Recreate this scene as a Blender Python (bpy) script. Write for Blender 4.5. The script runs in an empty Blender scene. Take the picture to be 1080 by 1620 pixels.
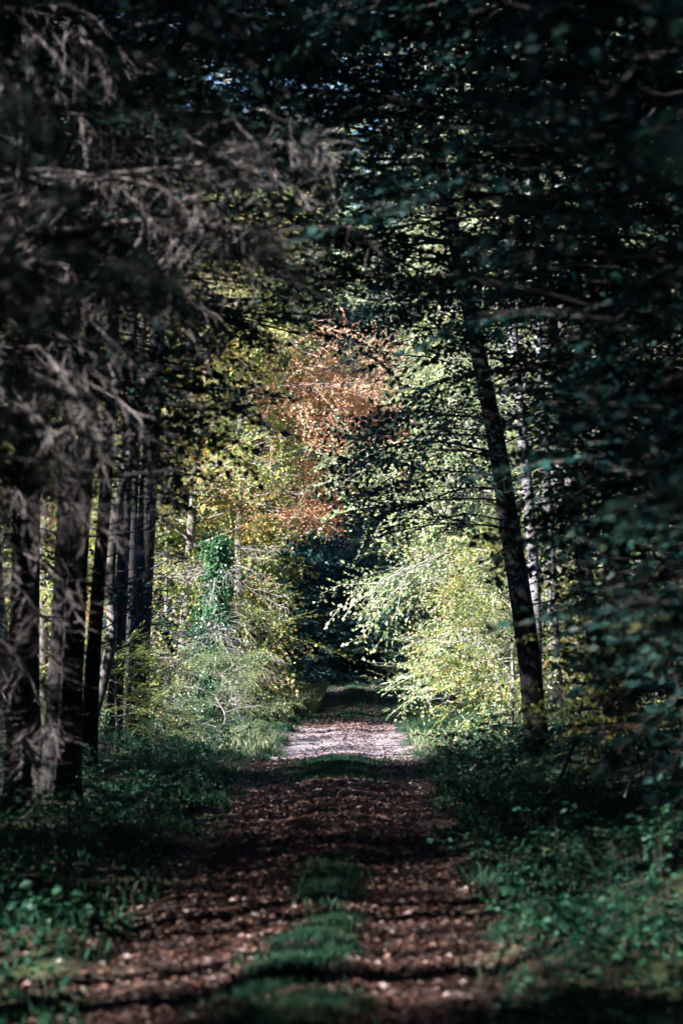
import bpy, math
import numpy as np
from mathutils import Vector

# ------------------------------------------------------------------ camera, sky, sun, exposure
sc = bpy.context.scene
COL = sc.collection
CAM_H, FPX = 2.1, 3825.0
PITCH = math.atan(220 / FPX)
cam_d = bpy.data.cameras.new('camera')
cam = bpy.data.objects.new('camera', cam_d)
COL.objects.link(cam)
cam.location = (0, 0, CAM_H)
cam.rotation_euler = (math.radians(90) + PITCH, 0, 0)
cam_d.sensor_fit = 'VERTICAL'
cam_d.sensor_height = 36.0
cam_d.lens = 85.0
cam_d.clip_start = 0.1
cam_d.clip_end = 3000
cam_d.dof.use_dof = True
cam_d.dof.focus_distance = 58
cam_d.dof.aperture_fstop = 1.9
sc.camera = cam

SUN_EL = math.radians(33)
SUN_BACK = math.radians(58)          # angle of the sun from straight behind the camera towards the left
w = bpy.data.worlds.new('World')
sc.world = w
w.use_nodes = True
nt = w.node_tree
bg = nt.nodes['Background']
sky = nt.nodes.new('ShaderNodeTexSky')
sky.sky_type = 'NISHITA'
sky.sun_disc = False
sky.sun_elevation = SUN_EL
sx, sy = -math.sin(SUN_BACK), -math.cos(SUN_BACK)
sky.sun_rotation = math.atan2(sx, sy)
sky.air_density = 1.0
sky.dust_density = 0.0
sky.ozone_density = 7.0
nt.links.new(sky.outputs[0], bg.inputs[0])
bg.inputs[1].default_value = 0.055
sun_d = bpy.data.lights.new('sun', 'SUN')
sun = bpy.data.objects.new('sun', sun_d)
COL.objects.link(sun)
sun_d.energy = 5.0
sun_d.angle = math.radians(0.53)
sun_d.color = (1.0, 0.96, 0.93)
S = Vector((sx * math.cos(SUN_EL), sy * math.cos(SUN_EL), math.sin(SUN_EL)))
sun.rotation_euler = S.to_track_quat('Z', 'Y').to_euler()
sun.location = (-20, -10, 40)

sc.view_settings.view_transform = 'Standard'
sc.view_settings.look = 'None'
sc.view_settings.gamma = 1.0
sc.view_settings.use_curve_mapping = False
sc.view_settings.exposure = 2.6
sc.render.engine = 'CYCLES'
cy = sc.cycles
cy.use_adaptive_sampling = True
cy.adaptive_threshold = 0.03
cy.max_bounces = 4
cy.diffuse_bounces = 2
cy.glossy_bounces = 2
cy.transmission_bounces = 2
cy.transparent_max_bounces = 4
cy.caustics_reflective = False
cy.caustics_refractive = False
cy.use_denoising = True
cy.sample_clamp_indirect = 3.0

# ------------------------------------------------------------------ helpers
RNG = np.random.default_rng(11)


def nrm(a):
    a = np.asarray(a, float)
    return a / np.maximum(np.linalg.norm(a, axis=-1, keepdims=True), 1e-9)


def at(px, py, d):
    """a point of the place seen at photograph pixel px, py and d metres down the track"""
    x = (px - 540) / FPX * d
    z = CAM_H + (1030 - py) / FPX * d
    return np.array([x, d, z])


def xc(y):
    return -0.42 + 0.0095 * np.asarray(y, float)


def sstep(a, b, t):
    t = np.clip((t - a) / (b - a), 0, 1)
    return t * t * (3 - 2 * t)


def gz(x, y):
    x = np.asarray(x, float)
    y = np.asarray(y, float)
    u = x - xc(y)
    a = np.abs(u)
    z = 0.10 * np.clip(1 - (u / 1.35) ** 2, 0, 1)
    z = z - 0.045 * np.exp(-((a - 0.62) / 0.22) ** 2)
    z = z + 0.55 * sstep(1.25, 5.5, a) + 0.05 * np.exp(-((a - 1.5) / .25) ** 2)
    rough = sstep(1.1, 1.8, a)
    z = z + rough * (0.07 * np.sin(x * 1.9 + 1.3 * np.sin(y * .7)) + 0.06 * np.sin(y * 1.3 + x * .6)
                     + .03 * np.sin(4.1 * x + y * 3.3))
    z = z + 0.012 * np.sin(y * 2.1 + x * 1.2) + .01 * np.sin(y * 4.7 - 2 * x)
    z = z + 0.10 * np.exp(-((y - 41.5) / 4.5) ** 2) - 0.13 * np.exp(-((y - 51) / 5) ** 2)
    z = z + .5 * sstep(78, 116, y)
    return z


class MB:
    """collects triangles with one random value for each face"""
    def __init__(self):
        self.v, self.t, self.r, self.n = [], [], [], 0

    def add(self, v, t, r=None):
        v = np.asarray(v, float).reshape(-1, 3)
        t = np.asarray(t, int).reshape(-1, 3)
        self.v.append(v)
        self.t.append(t + self.n)
        self.r.append(np.full(len(t), .5) if r is None else np.asarray(r, float))
        self.n += len(v)

    def tube(self, pts, rad, sides=6, cap=True, wob=0.0, rng=None):
        pts = np.asarray(pts, float)
        k = len(pts)
        rad = np.broadcast_to(np.asarray(rad, float), (k,))
        tg = np.gradient(pts, axis=0)
        tg = nrm(tg)
        ref = np.array([0, 0, 1.0]) if abs(tg[:, 2]).mean() < .8 else np.array([1.0, 0, 0])
        s = nrm(np.cross(tg, ref))
        b = np.cross(s, tg)
        an = np.arange(sides) * 2 * np.pi / sides
        rr = rad[:, None] * np.ones(sides)[None]
        if wob and rng is not None:
            ph = rng.uniform(0, 6.28, 4)
            zz = np.arange(k)[:, None]
            rr = rr * (1 + wob * (np.sin(2 * an + ph[0] + zz * .25) + .6 * np.sin(3 * an + ph[1] - zz * .4)
                                  + .5 * rng.standard_normal((k, sides))))
        v = pts[:, None] + rr[..., None] * (np.cos(an)[None, :, None] * s[:, None] + np.sin(an)[None, :, None] * b[:, None])
        i = np.arange(k - 1)[:, None] * sides
        j = np.arange(sides)[None]
        j2 = (j + 1) % sides
        a0, a1, b0, b1 = (i + j).ravel(), (i + j2).ravel(), (i + sides + j).ravel(), (i + sides + j2).ravel()
        t = np.concatenate([np.stack([a0, a1, b1], 1), np.stack([a0, b1, b0], 1)])
        v = v.reshape(-1, 3)
        if cap:
            v = np.vstack([v, pts[-1] + tg[-1] * rad[-1] * .5])
            e = (k - 1) * sides
            t = np.vstack([t, np.stack([e + j[0], e + j2[0], np.full(sides, len(v) - 1)], 1)])
        self.add(v, t)

    def leaves(self, L, r=None, rng=RNG):
        """L: (N, k, 3) leaf outlines, k = 4 (folded rhomb) or 6 (folded oval)"""
        n, k = L.shape[:2]
        if n == 0:
            return
        f = np.array([[0, 3, 2], [0, 2, 1]]) if k == 4 else np.array([[0, 5, 4], [0, 4, 3], [0, 3, 2], [0, 2, 1]])
        t = (np.arange(n)[:, None, None] * k + f[None]).reshape(-1, 3)
        r = rng.random(n) if r is None else r
        self.add(L.reshape(-1, 3), t, np.repeat(r, len(f)))

    def build(self, name, mat, parent=None, smooth=False):
        v = np.concatenate(self.v)
        t = np.concatenate(self.t)
        me = bpy.data.meshes.new(name)
        me.vertices.add(len(v))
        me.vertices.foreach_set('co', v.astype(np.float32).ravel())
        me.loops.add(len(t) * 3)
        me.loops.foreach_set('vertex_index', t.astype(np.int32).ravel())
        me.polygons.add(len(t))
        me.polygons.foreach_set('loop_start', np.arange(0, len(t) * 3, 3, dtype=np.int32))
        me.polygons.foreach_set('use_smooth', np.full(len(t), smooth))
        at_ = me.attributes.new('rnd', 'FLOAT', 'FACE')
        at_.data.foreach_set('value', np.concatenate(self.r).astype(np.float32))
        me.update(calc_edges=True)
        me.materials.append(M[mat])
        o = bpy.data.objects.new(name, me)
        COL.objects.link(o)
        o.parent = parent
        return o


def thing(name, label, cat, loc=(0, 0, 0), rz=0, group=None):
    o = bpy.data.objects.new(name, None)
    o.empty_display_size = .2
    COL.objects.link(o)
    o.location = loc
    o.rotation_euler = (0, 0, rz)
    o['label'] = label
    o['category'] = cat
    if group:
        o['group'] = group
    return o


def stuff(o, label=None, cat=None):
    o['kind'] = 'stuff'
    if label:
        o['label'] = label
        o['category'] = cat
    return o


def copy_tree(o, parent=None):
    c = o.copy()
    COL.objects.link(c)
    c.parent = parent
    for ch in o.children:
        copy_tree(ch, c)
    return c


ORD = ['first', 'second', 'third', 'fourth', 'fifth', 'sixth', 'seventh', 'eighth', 'ninth', 'tenth', 'eleventh', 'twelfth',
       'thirteenth', 'fourteenth', 'fifteenth', 'sixteenth', 'seventeenth', 'eighteenth', 'nineteenth', 'twentieth',
       'twenty-first', 'twenty-second', 'twenty-third', 'twenty-fourth', 'twenty-fifth', 'twenty-sixth', 'twenty-seventh',
       'twenty-eighth', 'twenty-ninth', 'thirtieth', 'thirty-first', 'thirty-second', 'thirty-third', 'thirty-fourth',
       'thirty-fifth', 'thirty-sixth', 'thirty-seventh', 'thirty-eighth', 'thirty-ninth', 'fortieth']

# ------------------------------------------------------------------ materials
M = {}


def newmat(name):
    m = bpy.data.materials.new(name)
    m.use_nodes = True
    nt = m.node_tree
    for n in list(nt.nodes):
        nt.nodes.remove(n)
    out = nt.nodes.new('ShaderNodeOutputMaterial')
    M[name] = m
    return nt, out


def N(nt, typ, **kw):
    n = nt.nodes.new(typ)
    for k, v in kw.items():
        if k.startswith('_'):
            setattr(n, k[1:], v)
        else:
            key = int(k[1:]) if k[0] == 'i' and k[1:].isdigit() else k.replace('__', ' ')
            if isinstance(v, bpy.types.NodeSocket):
                nt.links.new(v, n.inputs[key])
            else:
                n.inputs[key].default_value = v
    return n


def ramp(nt, fac, stops):
    r = nt.nodes.new('ShaderNodeValToRGB')
    e = r.color_ramp.elements
    while len(e) > 1:
        e.remove(e[-1])
    e[0].position = stops[0][0]
    e[0].color = (*stops[0][1], 1)
    for p, c in stops[1:]:
        x = e.new(p)
        x.color = (*c, 1)
    nt.links.new(fac, r.inputs[0])
    return r.outputs[0]


def leafmat(name, stops, trans=.35, rough=.45, clump=.5, cscale=.6, spec=.5):
    nt, out = newmat(name)
    a = N(nt, 'ShaderNodeAttribute', _attribute_name='rnd')
    g = N(nt, 'ShaderNodeNewGeometry')
    no = N(nt, 'ShaderNodeTexNoise', Vector=g.outputs['Position'], Scale=cscale, Detail=3.0)
    c1 = N(nt, 'ShaderNodeMapRange', Value=no.outputs[0], From__Min=.3, From__Max=.7)
    mx = N(nt, 'ShaderNodeMath', _operation='MULTIPLY', i0=c1.outputs[0], i1=clump)
    m2 = N(nt, 'ShaderNodeMath', _operation='MULTIPLY_ADD', i0=a.outputs['Fac'], i1=1 - clump, i2=mx.outputs[0])
    col = ramp(nt, m2.outputs[0], stops)
    p = N(nt, 'ShaderNodeBsdfPrincipled', Base__Color=col, Roughness=rough, Specular__IOR__Level=spec)
    h = N(nt, 'ShaderNodeHueSaturation', Color=col, Saturation=1.15, Value=1.25)
    t = N(nt, 'ShaderNodeBsdfTranslucent', Color=h.outputs[0])
    mix = N(nt, 'ShaderNodeMixShader', Fac=trans, i1=p.outputs[0], i2=t.outputs[0])
    nt.links.new(mix.outputs[0], out.inputs[0])


def barkmat(name, c0, c1, c2, sc_=6.0, stretch=.25, bump=.6, spots=None):
    nt, out = newmat(name)
    tc = N(nt, 'ShaderNodeTexCoord')
    mp = N(nt, 'ShaderNodeMapping', Vector=tc.outputs['Object'])
    mp.inputs['Scale'].default_value = (1, 1, stretch)
    n1 = N(nt, 'ShaderNodeTexNoise', Vector=mp.outputs[0], Scale=sc_ * 2, Detail=8.0, Roughness=.65)
    v1 = N(nt, 'ShaderNodeTexVoronoi', Vector=mp.outputs[0], Scale=sc_ * 4)
    n2 = N(nt, 'ShaderNodeTexNoise', Vector=tc.outputs['Object'], Scale=1.3, Detail=4.0)
    ad = N(nt, 'ShaderNodeMath', _operation='MULTIPLY_ADD', i0=v1.outputs[0], i1=.45, i2=n1.outputs[0])
    mu = N(nt, 'ShaderNodeMath', _operation='MULTIPLY', i0=ad.outputs[0], i1=.7)
    a2 = N(nt, 'ShaderNodeMath', _operation='MULTIPLY_ADD', i0=n2.outputs[0], i1=.5, i2=mu.outputs[0])
    a3 = N(nt, 'ShaderNodeMath', _operation='SUBTRACT', i0=a2.outputs[0], i1=.22)
    col = ramp(nt, a3.outputs[0], [(.25, c0), (.5, c1), (.75, c2)])
    b = N(nt, 'ShaderNodeBump', Strength=bump, Distance=.03, Height=ad.outputs[0])
    p = N(nt, 'ShaderNodeBsdfPrincipled', Base__Color=col, Roughness=.9, Specular__IOR__Level=.2, Normal=b.outputs[0])
    nt.links.new(p.outputs[0], out.inputs[0])


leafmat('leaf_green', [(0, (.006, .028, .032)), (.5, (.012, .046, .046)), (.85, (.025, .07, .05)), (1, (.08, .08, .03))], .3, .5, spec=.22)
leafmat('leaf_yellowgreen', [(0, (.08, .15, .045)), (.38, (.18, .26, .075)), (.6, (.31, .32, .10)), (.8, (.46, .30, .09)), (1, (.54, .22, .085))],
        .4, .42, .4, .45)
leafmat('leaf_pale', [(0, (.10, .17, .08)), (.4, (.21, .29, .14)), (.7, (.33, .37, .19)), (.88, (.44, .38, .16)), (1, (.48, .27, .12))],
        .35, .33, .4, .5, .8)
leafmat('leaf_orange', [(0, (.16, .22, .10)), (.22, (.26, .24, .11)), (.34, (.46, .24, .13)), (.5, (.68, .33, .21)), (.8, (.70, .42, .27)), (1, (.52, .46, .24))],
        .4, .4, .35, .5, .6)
leafmat('leaf_ivy', [(0, (.014, .05, .02)), (.5, (.028, .09, .035)), (1, (.07, .15, .06))], .2, .35, .4, 2.0, .5)
leafmat('leaf_shrub', [(0, (.06, .12, .05)), (.5, (.14, .2, .09)), (.85, (.26, .29, .15)), (1, (.42, .34, .08))], .35, .4)
leafmat('leaf_bramble', [(0, (.008, .038, .028)), (.5, (.017, .072, .042)), (.85, (.036, .11, .048)), (.95, (.09, .11, .045)), (1, (.12, .075, .04))], .3, .5, .4, 1.0, .25)
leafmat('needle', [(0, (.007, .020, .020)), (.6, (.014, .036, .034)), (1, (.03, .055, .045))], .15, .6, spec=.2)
leafmat('grass', [(0, (.009, .035, .026)), (.45, (.018, .065, .038)), (.75, (.045, .10, .048)), (.9, (.16, .14, .08)), (1, (.16, .14, .09))], .3, .55, .5, 1.2, .2)
leafmat('dry_grass', [(0, (.06, .11, .05)), (.5, (.15, .18, .10)), (1, (.30, .29, .20))], .3, .5, .5, 1.2)
leafmat('litter', [(0, (.018, .011, .011)), (.4, (.052, .026, .020)), (.7, (.105, .050, .036)), (.88, (.18, .092, .062)), (1, (.27, .17, .11))],
        .1, .5, .3, 1.5, .5)
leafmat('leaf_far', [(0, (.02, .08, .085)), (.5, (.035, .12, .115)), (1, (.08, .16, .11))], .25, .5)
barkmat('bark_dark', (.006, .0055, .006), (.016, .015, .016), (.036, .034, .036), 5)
barkmat('bark_grey', (.05, .045, .043), (.13, .115, .11), (.24, .22, .215), 3, .5, .35)
barkmat('bark_birch', (.025, .023, .023), (.10, .096, .10), (.26, .25, .27), 2.5, 2.2, .25)
barkmat('dead_twig', (.07, .06, .058), (.17, .147, .143), (.30, .27, .268), 4, 1, .1)
barkmat('pale_twig', (.12, .10, .09), (.26, .23, .22), (.42, .39, .39), 4, 1, .1)
barkmat('twig', (.015, .012, .011), (.032, .027, .024), (.06, .052, .048), 4, 1, .1)

# ground: leaf litter and soil on the sides, gravel track
nt, out = newmat('ground')
g = N(nt, 'ShaderNodeNewGeometry')
sp = N(nt, 'ShaderNodeSeparateXYZ', Vector=g.outputs['Position'])
ctr = N(nt, 'ShaderNodeMath', _operation='MULTIPLY_ADD', i0=sp.outputs[1], i1=-.0095, i2=.42)
u = N(nt, 'ShaderNodeMath', _operation='ADD', i0=sp.outputs[0], i1=ctr.outputs[0])
au = N(nt, 'ShaderNodeMath', _operation='ABSOLUTE', i0=u.outputs[0])
n0 = N(nt, 'ShaderNodeTexNoise', Vector=g.outputs['Position'], Scale=1.7, Detail=6.0, Roughness=.7)
n1 = N(nt, 'ShaderNodeTexNoise', Vector=g.outputs['Position'], Scale=28.0, Detail=5.0, Roughness=.7)
v1 = N(nt, 'ShaderNodeTexVoronoi', Vector=g.outputs['Position'], Scale=34.0)
soil = ramp(nt, n1.outputs[0], [(.3, (.015, .010, .010)), (.5, (.038, .025, .022)), (.7, (.085, .052, .042))])
grav = ramp(nt, v1.outputs['Color'], [(0, (.09, .075, .086)), (.5, (.19, .162, .183)), (1, (.36, .315, .36))])
moss = ramp(nt, n1.outputs[0], [(.3, (.02, .04, .015)), (.55, (.045, .075, .025)), (.75, (.09, .10, .045))])
# gravel lies bare on the track between about 43 and 64 m and again near 105 m
ya = N(nt, 'ShaderNodeMapRange', Value=sp.outputs[1], From__Min=41.5, From__Max=45)
wob = N(nt, 'ShaderNodeMath', _operation='MULTIPLY_ADD', i0=n0.outputs[0], i1=-1.8, i2=2.3)
ed = N(nt, 'ShaderNodeMath', _operation='SUBTRACT', i0=wob.outputs[0], i1=au.outputs[0])
ed2 = N(nt, 'ShaderNodeMapRange', Value=ed.outputs[0], From__Min=-.15, From__Max=.25)
gm = N(nt, 'ShaderNodeMath', _operation='MULTIPLY', i0=ya.outputs[0], i1=ed2.outputs[0])
gm2 = N(nt, 'ShaderNodeMath', _operation='MULTIPLY', i0=gm.outputs[0], i1=.85)
mo = N(nt, 'ShaderNodeMapRange', Value=au.outputs[0], From__Min=1.0, From__Max=1.7)
mon = N(nt, 'ShaderNodeMapRange', Value=n0.outputs[0], From__Min=.4, From__Max=.6)
mo2 = N(nt, 'ShaderNodeMath', _operation='MULTIPLY', i0=mo.outputs[0], i1=mon.outputs[0])
mx1 = N(nt, 'ShaderNodeMixRGB', Fac=mo2.outputs[0], Color1=soil, Color2=moss)
mx2 = N(nt, 'ShaderNodeMixRGB', Fac=gm2.outputs[0], Color1=mx1.outputs[0], Color2=grav)
bm_ = N(nt, 'ShaderNodeBump', Strength=.7, Distance=.03, Height=n1.outputs[0])
p = N(nt, 'ShaderNodeBsdfPrincipled', Base__Color=mx2.outputs[0], Roughness=.95, Specular__IOR__Level=.2, Normal=bm_.outputs[0])
nt.links.new(p.outputs[0], out.inputs[0])

# ------------------------------------------------------------------ ground sheet
xs = np.concatenate([-np.geomspace(900, 9, 26), np.arange(-8, -2, .4), np.arange(-2, 2.6, .1), np.arange(2.8, 8, .4), np.geomspace(9, 900, 26)])
ys = np.concatenate([-np.geomspace(900, 6, 20), np.arange(-4, 8, 1.0), np.arange(8, 64, .3), np.arange(64, 130, .8), np.geomspace(131, 1500, 26)])
X, Y = np.meshgrid(xs, ys)
Z = gz(X, Y)
b = MB()
ny, nx = X.shape
i = (np.arange(ny - 1)[:, None] * nx + np.arange(nx - 1)[None]).ravel()
b.add(np.stack([X, Y, Z], -1), np.concatenate([np.stack([i, i + 1, i + nx + 1], 1), np.stack([i, i + nx + 1, i + nx], 1)]))
o = b.build('ground', 'ground', smooth=True)
o['kind'] = 'structure'
o['label'] = 'forest floor with a leaf strewn gravel track running through it'

# ------------------------------------------------------------------ foliage templates (x along the twig, z up)


def leaf4(p, d, n, L, W, fold=.18):
    d = nrm(d)
    s = nrm(np.cross(n, d))
    n2 = np.cross(d, s)
    L = np.asarray(L)[..., None]
    W = np.asarray(W)[..., None]
    mid = p + d * L * .45
    return np.stack([p, mid + s * W / 2 + n2 * W * fold, p + d * L - n2 * L * .08, mid - s * W / 2 + n2 * W * fold], -2)


def leaf6(p, d, n, L, W, fold=.15):
    d = nrm(d)
    s = nrm(np.cross(n, d))
    n2 = np.cross(d, s)
    L = np.asarray(L)[..., None]
    W = np.asarray(W)[..., None]
    a = p + d * L * .3
    c = p + d * L * .68
    return np.stack([p, a + s * W / 2 + n2 * W * fold, c + s * W * .4 + n2 * W * fold, p + d * L - n2 * L * .1,
                     c - s * W * .4 + n2 * W * fold, a - s * W / 2 + n2 * W * fold], -2)


def spray_beech(rng, leaf=.074, step=.052, ntw=9, wide=.42, droop=.16, rnd=.55, keep=.92, lf=leaf4, zj=(-.15, .1), wl=(.55, .75)):
    tw = MB()
    P, D = [], []
    t = np.linspace(0, 1, 4)
    main = np.stack([t, .04 * np.sin(t * 7 + rng.uniform(0, 6)), -droop * t ** 2], 1)
    tw.tube(main, np.linspace(.007, .002, 4), 3, cap=False)
    for k in range(ntw):
        f = .12 + .8 * k / (ntw - 1) + rng.uniform(-.03, .03)
        sgn = 1 if k % 2 else -1
        a = math.radians(rng.uniform(38, 62)) * sgn
        ln = wide * (1 - .65 * f) * rng.uniform(.7, 1.2) * (1 if f > .2 else .8)
        p0 = np.array([np.interp(f, t, main[:, j]) for j in range(3)])
        q = np.linspace(0, 1, 4)[:, None]
        dr = np.array([math.cos(a), math.sin(a), rng.uniform(*zj)])
        pts = p0 + q * ln * dr - np.array([0, 0, 1]) * (q ** 2) * droop * .6 * ln
        if k % 2 == 0:
            tw.tube(pts[[0, 3]], [.004, .0015], 3, cap=False)
        m = max(2, int(ln / step))
        for j in range(m):
            h = (j + .8) / m
            P.append(p0 + h * ln * dr - np.array([0, 0, 1]) * h * h * droop * .6 * ln)
            s2 = 1 if j % 2 else -1
            ang = a + s2 * rng.uniform(.5, 1.0) * (0 if j == m - 1 else 1)
            D.append([math.cos(ang), math.sin(ang), rng.uniform(-.45, .15)])
    m = int(.9 / step)
    for j in range(m):
        f = .15 + .85 * (j + .5) / m
        P.append([np.interp(f, t, main[:, i]) for i in range(3)])
        a = (1 if j % 2 else -1) * rng.uniform(.5, 1.1)
        D.append([math.cos(a), math.sin(a), rng.uniform(-.4, .1)])
    P, D = np.array(P), np.array(D)
    kk = rng.random(len(P)) < keep
    P, D = P[kk], D[kk]
    nn = nrm(np.array([0, 0, 1]) + rnd * rng.standard_normal(P.shape))
    L = leaf * rng.uniform(.65, 1.25, len(P))
    return lf(P, D, nn, L, L * rng.uniform(wl[0], wl[1], len(P))), np.concatenate(tw.v), np.concatenate(tw.t)


def spray_spruce(rng, n2=11, hang=.5, nst=.036, nl=1.25):
    """a flat bough end: side shoots with needles, drooping"""
    tw = MB()
    P, D, L = [], [], []
    t = np.linspace(0, 1, 6)
    main = np.stack([t, .03 * np.sin(t * 6 + rng.uniform(0, 6)), -.22 * t ** 2], 1)
    tw.tube(main, np.linspace(.008, .003, 6), 3, cap=False)
    shoots = [(main[2], main[5] - main[2])]
    for k in range(n2):
        f = .08 + .85 * k / (n2 - 1)
        p0 = np.array([np.interp(f, t, main[:, j]) for j in range(3)])
        a = (1 if k % 2 else -1) * math.radians(rng.uniform(40, 65))
        ln = .40 * (1 - .6 * f) * rng.uniform(.7, 1.25)
        dr = np.array([math.cos(a), math.sin(a), -hang * rng.uniform(.6, 1.6)]) * ln
        shoots.append((p0, dr))
        tw.tube(np.stack([p0, p0 + dr]), [.004, .002], 3, cap=False)
        for s in (-1, 1):
            q = rng.uniform(.3, .7)
            a2 = a + s * .8
            shoots.append((p0 + dr * q, np.array([math.cos(a2), math.sin(a2), -hang]) * ln * rng.uniform(.3, .5)))
    for p0, dr in shoots:
        m = max(4, int(np.linalg.norm(dr) / nst))
        h = rng.random(m)[:, None]
        ax = nrm(dr)
        r = nrm(rng.standard_normal((m, 3)) + ax * .9)
        P.append(p0 + h * dr)
        D.append(r)
        L.append(rng.uniform(.045, .075, m) * nl)
    P, D, L = np.concatenate(P), np.concatenate(D), np.concatenate(L)
    nn = nrm(rng.standard_normal(P.shape))
    return leaf4(P, D, nn, L, L * .2, .0), np.concatenate(tw.v), np.concatenate(tw.t)


def spray_dead(rng, n2=10, hang=.8, fine=True, r0=.008):
    tw = MB()
    t = np.linspace(0, 1, 6)
    main = np.stack([t, .05 * np.sin(t * 6 + rng.uniform(0, 6)), -.3 * t ** 2], 1)
    tw.tube(main, np.linspace(r0, r0 * .35, 6), 3, cap=False)
    for k in range(n2):
        f = .06 + .9 * k / (n2 - 1)
        p0 = np.array([np.interp(f, t, main[:, j]) for j in range(3)])
        a = (1 if k % 2 else -1) * math.radians(rng.uniform(25, 70))
        ln = .5 * (1 - .55 * f) * rng.uniform(.5, 1.3)
        dr = np.array([math.cos(a), math.sin(a), -hang * rng.uniform(.3, 1.8)]) * ln
        kink = rng.standard_normal(3) * .04
        pm = p0 + dr * .5 + kink
        pe = p0 + dr + np.array([0, 0, -.3]) * ln * hang
        tw.tube(np.stack([p0, pm, pe]), [r0 * .5, r0 * .4, r0 * .2], 3, cap=False)
        if fine:
            for j in range(3):
                q = rng.uniform(.2, .95)
                b0 = p0 + (pm - p0) * (q / .5) if q < .5 else pm + (pe - pm) * ((q - .5) / .5)
                d2 = nrm(dr + rng.standard_normal(3) * ln * .7 + np.array([0, 0, -.25 * hang * ln])) * ln * rng.uniform(.2, .5)
                tw.tube(np.stack([b0, b0 + d2]), [r0 * .3, r0 * .15], 3, cap=False)
    return np.zeros((0, 4, 3)), np.concatenate(tw.v), np.concatenate(tw.t)


TR = np.random.default_rng(5)
T_BEECH = [spray_beech(TR) for _ in range(6)]
T_FINE = [spray_beech(TR, leaf=.06, step=.042, ntw=9, wide=.5, droop=.3, rnd=1.6, zj=(-.9, .6), wl=(.65, .95)) for _ in range(6)]
T_NEAR = [spray_beech(TR, leaf=.062, step=.06, ntw=8, droop=.15, rnd=.45, lf=leaf6) for _ in range(5)]
T_FAR = [spray_beech(TR, leaf=.2, step=.11, ntw=9, droop=.15, rnd=.8) for _ in range(4)]
T_SPARSE = [spray_beech(TR, leaf=.07, step=.1, ntw=7, droop=.15, rnd=.7, keep=.6) for _ in range(5)]
T_SPRUCE = [spray_spruce(TR) for _ in range(5)]
T_SPRUCE_C = [spray_spruce(TR, 8, .5, .05, 1.7) for _ in range(5)]
T_HANG = [spray_dead(TR, 11, 1.25, True, .013) for _ in range(6)]
T_DEAD = [spray_dead(TR) for _ in range(6)]


def place(sprays, tmpl, leaf_mb, twig_mb, rng):
    """sprays: list of (pos, dir, normal, scale)"""
    if not sprays:
        return
    pos = np.array([s[0] for s in sprays], float)
    d = nrm(np.array([s[1] for s in sprays], float))
    n = np.array([s[2] for s in sprays], float)
    sc_ = np.array([s[3] for s in sprays], float)
    side = nrm(np.cross(n, d))
    up = np.cross(d, side)
    R = np.stack([d, side, up], -1) * sc_[:, None, None]
    idx = rng.integers(0, len(tmpl), len(sprays))
    for k, (L, tv, tt) in enumerate(tmpl):
        w_ = np.where(idx == k)[0]
        if not len(w_):
            continue
        if len(L):
            V = np.einsum('sij,lkj->slki', R[w_], L) + pos[w_][:, None, None]
            leaf_mb.leaves(V.reshape(-1, L.shape[1], 3), rng=rng)
        if twig_mb is not None:
            V = np.einsum('sij,vj->svi', R[w_], tv) + pos[w_][:, None]
            T = tt[None] + (np.arange(len(w_)) * len(tv))[:, None, None]
            twig_mb.add(V.reshape(-1, 3), T.reshape(-1, 3))


UP = np.array([0, 0, 1.0])


def thin(sprays, maxs, loc, rng, lod=True):
    """fewer, larger sprays high in the crowns and wherever a tree would carry more than maxs of them"""
    out_ = []
    for p, d, n, s_ in sprays:
        if lod and p[2] + loc[2] > .285 * max(loc[1] + p[1], 6) + 3.2:
            if rng.random() < .12:
                out_.append((p, d, n, s_ * 2.0))
        else:
            out_.append((p, d, n, s_))
    if maxs and len(out_) > maxs:
        g_ = (len(out_) / maxs) ** .3
        idx = rng.permutation(len(out_))[:maxs]
        out_ = [(out_[i][0], out_[i][1], out_[i][2], out_[i][3] * g_) for i in idx]
    return out_


def interp(pts, f):
    k = len(pts) - 1
    x = min(max(f, 0), .9999) * k
    i = int(x)
    return pts[i] + (pts[i + 1] - pts[i]) * (x - i)


def trunk_pts(rng, H, lean=(0, 0), n=16, wig=.06):
    t = np.linspace(0, 1, n)
    px = lean[0] * t + wig * np.cumsum(rng.standard_normal(n)) * t
    py = lean[1] * t + wig * np.cumsum(rng.standard_normal(n)) * t
    return np.stack([px, py, t * H - .25 * (t == 0)], 1)


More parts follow.
